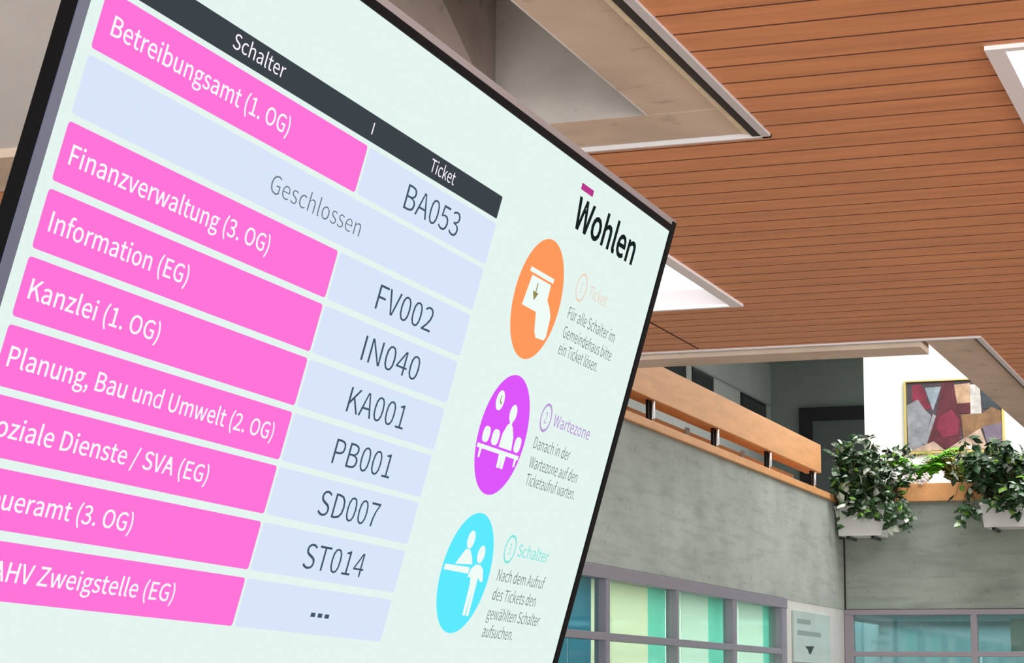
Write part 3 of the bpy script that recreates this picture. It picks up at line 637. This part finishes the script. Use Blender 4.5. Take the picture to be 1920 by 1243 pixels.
text(mb, 'Schalter', -16.18, -1.45, -14.87, .18, 1); text(mb, 'Ticket', -10.34, -1.465, -9.46, .185, 1)
flat(mb, [(-12.31, -1.46), (-12.28, -1.46), (-12.28, -1.30), (-12.31, -1.30)], 1, .0011)
mb.build('header_bar', [E_['header'], E_['lettering']], scr)
mb = MB(); text(mb, 'Wohlen', -4.66, -.965, -1.48, .50, 0, bold=.022, z=.0006)
flat(mb, [(-4.72, -.345), (-4.13, -.345), (-4.13, -.235), (-4.72, -.235)], 1, .0006)
mb.build('town_logo', [E_['black'], E_['magenta']], scr)

def disc(u, v, r, n=48, a0=0, a1=360, ry=None):
    return [(u+r*math.cos(math.radians(a0+(a1-a0)*k/n)), v+(ry or r)*math.sin(math.radians(a0+(a1-a0)*k/n))) for k in range(n)]
zi = .0008; zj = .0011
mb = MB(); flat(mb, disc(-5.25, -2.357, 1, 64), 0, .0005)
flat(mb, [(-5.88, -2.0), (-5.86, -1.925), (-4.80, -1.925), (-4.80, -2.005)], 1, zi)
flat(mb, [(-5.74, -2.04), (-5.20, -2.04), (-5.20, -2.56), (-5.84, -2.555)], 1, zi)
flat(mb, [(-5.21, -2.04), (-4.87, -2.04), (-4.85, -2.30), (-4.70, -2.38), (-4.53, -2.52), (-4.49, -2.86), (-4.55, -2.93), (-4.92, -2.95), (-5.04, -2.86), (-5.20, -2.55)], 1, zi)
flat(mb, [(-5.45, -2.12), (-5.41, -2.12), (-5.41, -2.27), (-5.30, -2.27), (-5.42, -2.41), (-5.56, -2.27), (-5.45, -2.27)], 2, zj)
mb.build('pictogram', [E_['orange'], E_['icon'], E_['icon_dim']], scr)
mb = MB(); flat(mb, disc(-5.155, -4.637, 1, 64), 0, .0005)
flat(mb, disc(-5.64, -4.125, .165), 1, zi); flat(mb, [(-5.66, -4.04), (-5.63, -4.04), (-5.63, -4.13), (-5.56, -4.16), (-5.57, -4.19), (-5.66, -4.15)], 2, zj)
flat(mb, disc(-4.97, -4.25, .15), 1, zi); flat(mb, rrect(-5.02, -4.9, -4.43, -4.3, .03), 1, zi)
for a, c_ in ((-5.97, -5.68), (-5.58, -5.28), (-4.58, -4.30)): flat(mb, rrect(a, c_, -4.84, -4.58, .1), 1, zi)
flat(mb, [(-5.20, -4.84), (-5.19, -4.62), (-5.08, -4.45), (-4.96, -4.41), (-4.84, -4.46), (-4.70, -4.62), (-4.64, -4.84)], 1, zi)
flat(mb, [(-6.07, -4.95), (-4.26, -4.95), (-4.26, -4.88), (-6.07, -4.88)], 1, zi)
flat(mb, [(-5.95, -4.95), (-5.93, -5.10), (-5.86, -5.10), (-5.86, -4.95)], 1, zi); flat(mb, [(-4.42, -4.95), (-4.41, -5.08), (-4.34, -5.08), (-4.32, -4.95)], 1, zi)
flat(mb, [(-5.12, -4.90), (-5.08, -5.17), (-4.96, -5.17), (-4.95, -5.02), (-4.93, -5.17), (-4.81, -5.17), (-4.80, -4.90)], 1, zi+.0001)
mb.build('pictogram', [E_['purple'], E_['icon'], E_['icon_dim']], scr)
mb = MB(); flat(mb, disc(-5.116, -6.945, 1, 64), 0, .0005)
flat(mb, disc(-5.27, -6.40, .15), 1, zi); flat(mb, disc(-4.70, -6.60, .15), 1, zi)
flat(mb, [(-5.66, -6.83), (-5.50, -6.68), (-5.38, -6.56), (-5.20, -6.56), (-5.04, -6.68), (-4.96, -6.79)], 1, zi)
flat(mb, [(-6.04, -6.95), (-6.04, -6.86), (-5.02, -6.84), (-5.02, -6.95)], 1, zi)
flat(mb, [(-5.02, -7.0), (-4.96, -6.86), (-4.82, -6.78), (-4.62, -6.77), (-4.45, -6.84), (-4.34, -7.03), (-4.44, -7.05), (-4.56, -6.98), (-4.58, -7.08), (-4.86, -7.08), (-4.88, -7.0)], 1, zi+.0001)
flat(mb, [(-4.84, -7.07), (-4.80, -7.63), (-4.69, -7.63), (-4.67, -7.2), (-4.65, -7.63), (-4.54, -7.63), (-4.56, -7.07)], 1, zi)
mb.build('pictogram', [E_['cyan'], E_['icon'], E_['icon_dim']], scr)
def step(num, head, ue, vh, colr, lines):
    mb = MB()
    o_ = disc(-3.52, vh+.09, .25, 36); i_ = disc(-3.52, vh+.09, .205, 36)
    for k in range(36): flat(mb, [o_[k], o_[(k+1) % 36], i_[(k+1) % 36], i_[k]], 0, .0006)
    text(mb, num, -3.575, vh-.005, -3.47, .19, 0, z=.0006)
    text(mb, head, -3.14, vh, ue, .21, 0, bold=.004, z=.0006)
    for s_, a, e, v in lines: text(mb, s_, a, v, e, .2, 1, bold=-.004, z=.0006)
    mb.build('step_text', [E_[colr], E_['small']], scr)
step('1', 'Ticket', -2.2, -1.90, 'fade_orange', [('Für alle Schalter im', -3.80, -1.33, -2.40), ('Gemeindehaus bitte', -3.79, -1.25, -2.73), ('ein Ticket lösen.', -3.79, -1.78, -3.02)])
step('2', 'Wartezone', -1.26, -4.20, 'fade_purple', [('Danach in der', -3.74, -1.95, -4.67), ('Wartezone auf den', -3.71, -1.30, -5.0), ('Ticketaufruf warten.', -3.66, -1.20, -5.30)])
step('3', 'Schalter', -1.64, -6.50, 'fade_cyan', [('Nach dem Aufruf', -3.75, -1.50, -6.97), ('des Tickets den', -3.73, -1.68, -7.30), ('gewählten Schalter', -3.74, -1.24, -7.63), ('aufsuchen.', -3.73, -2.33, -7.94)])
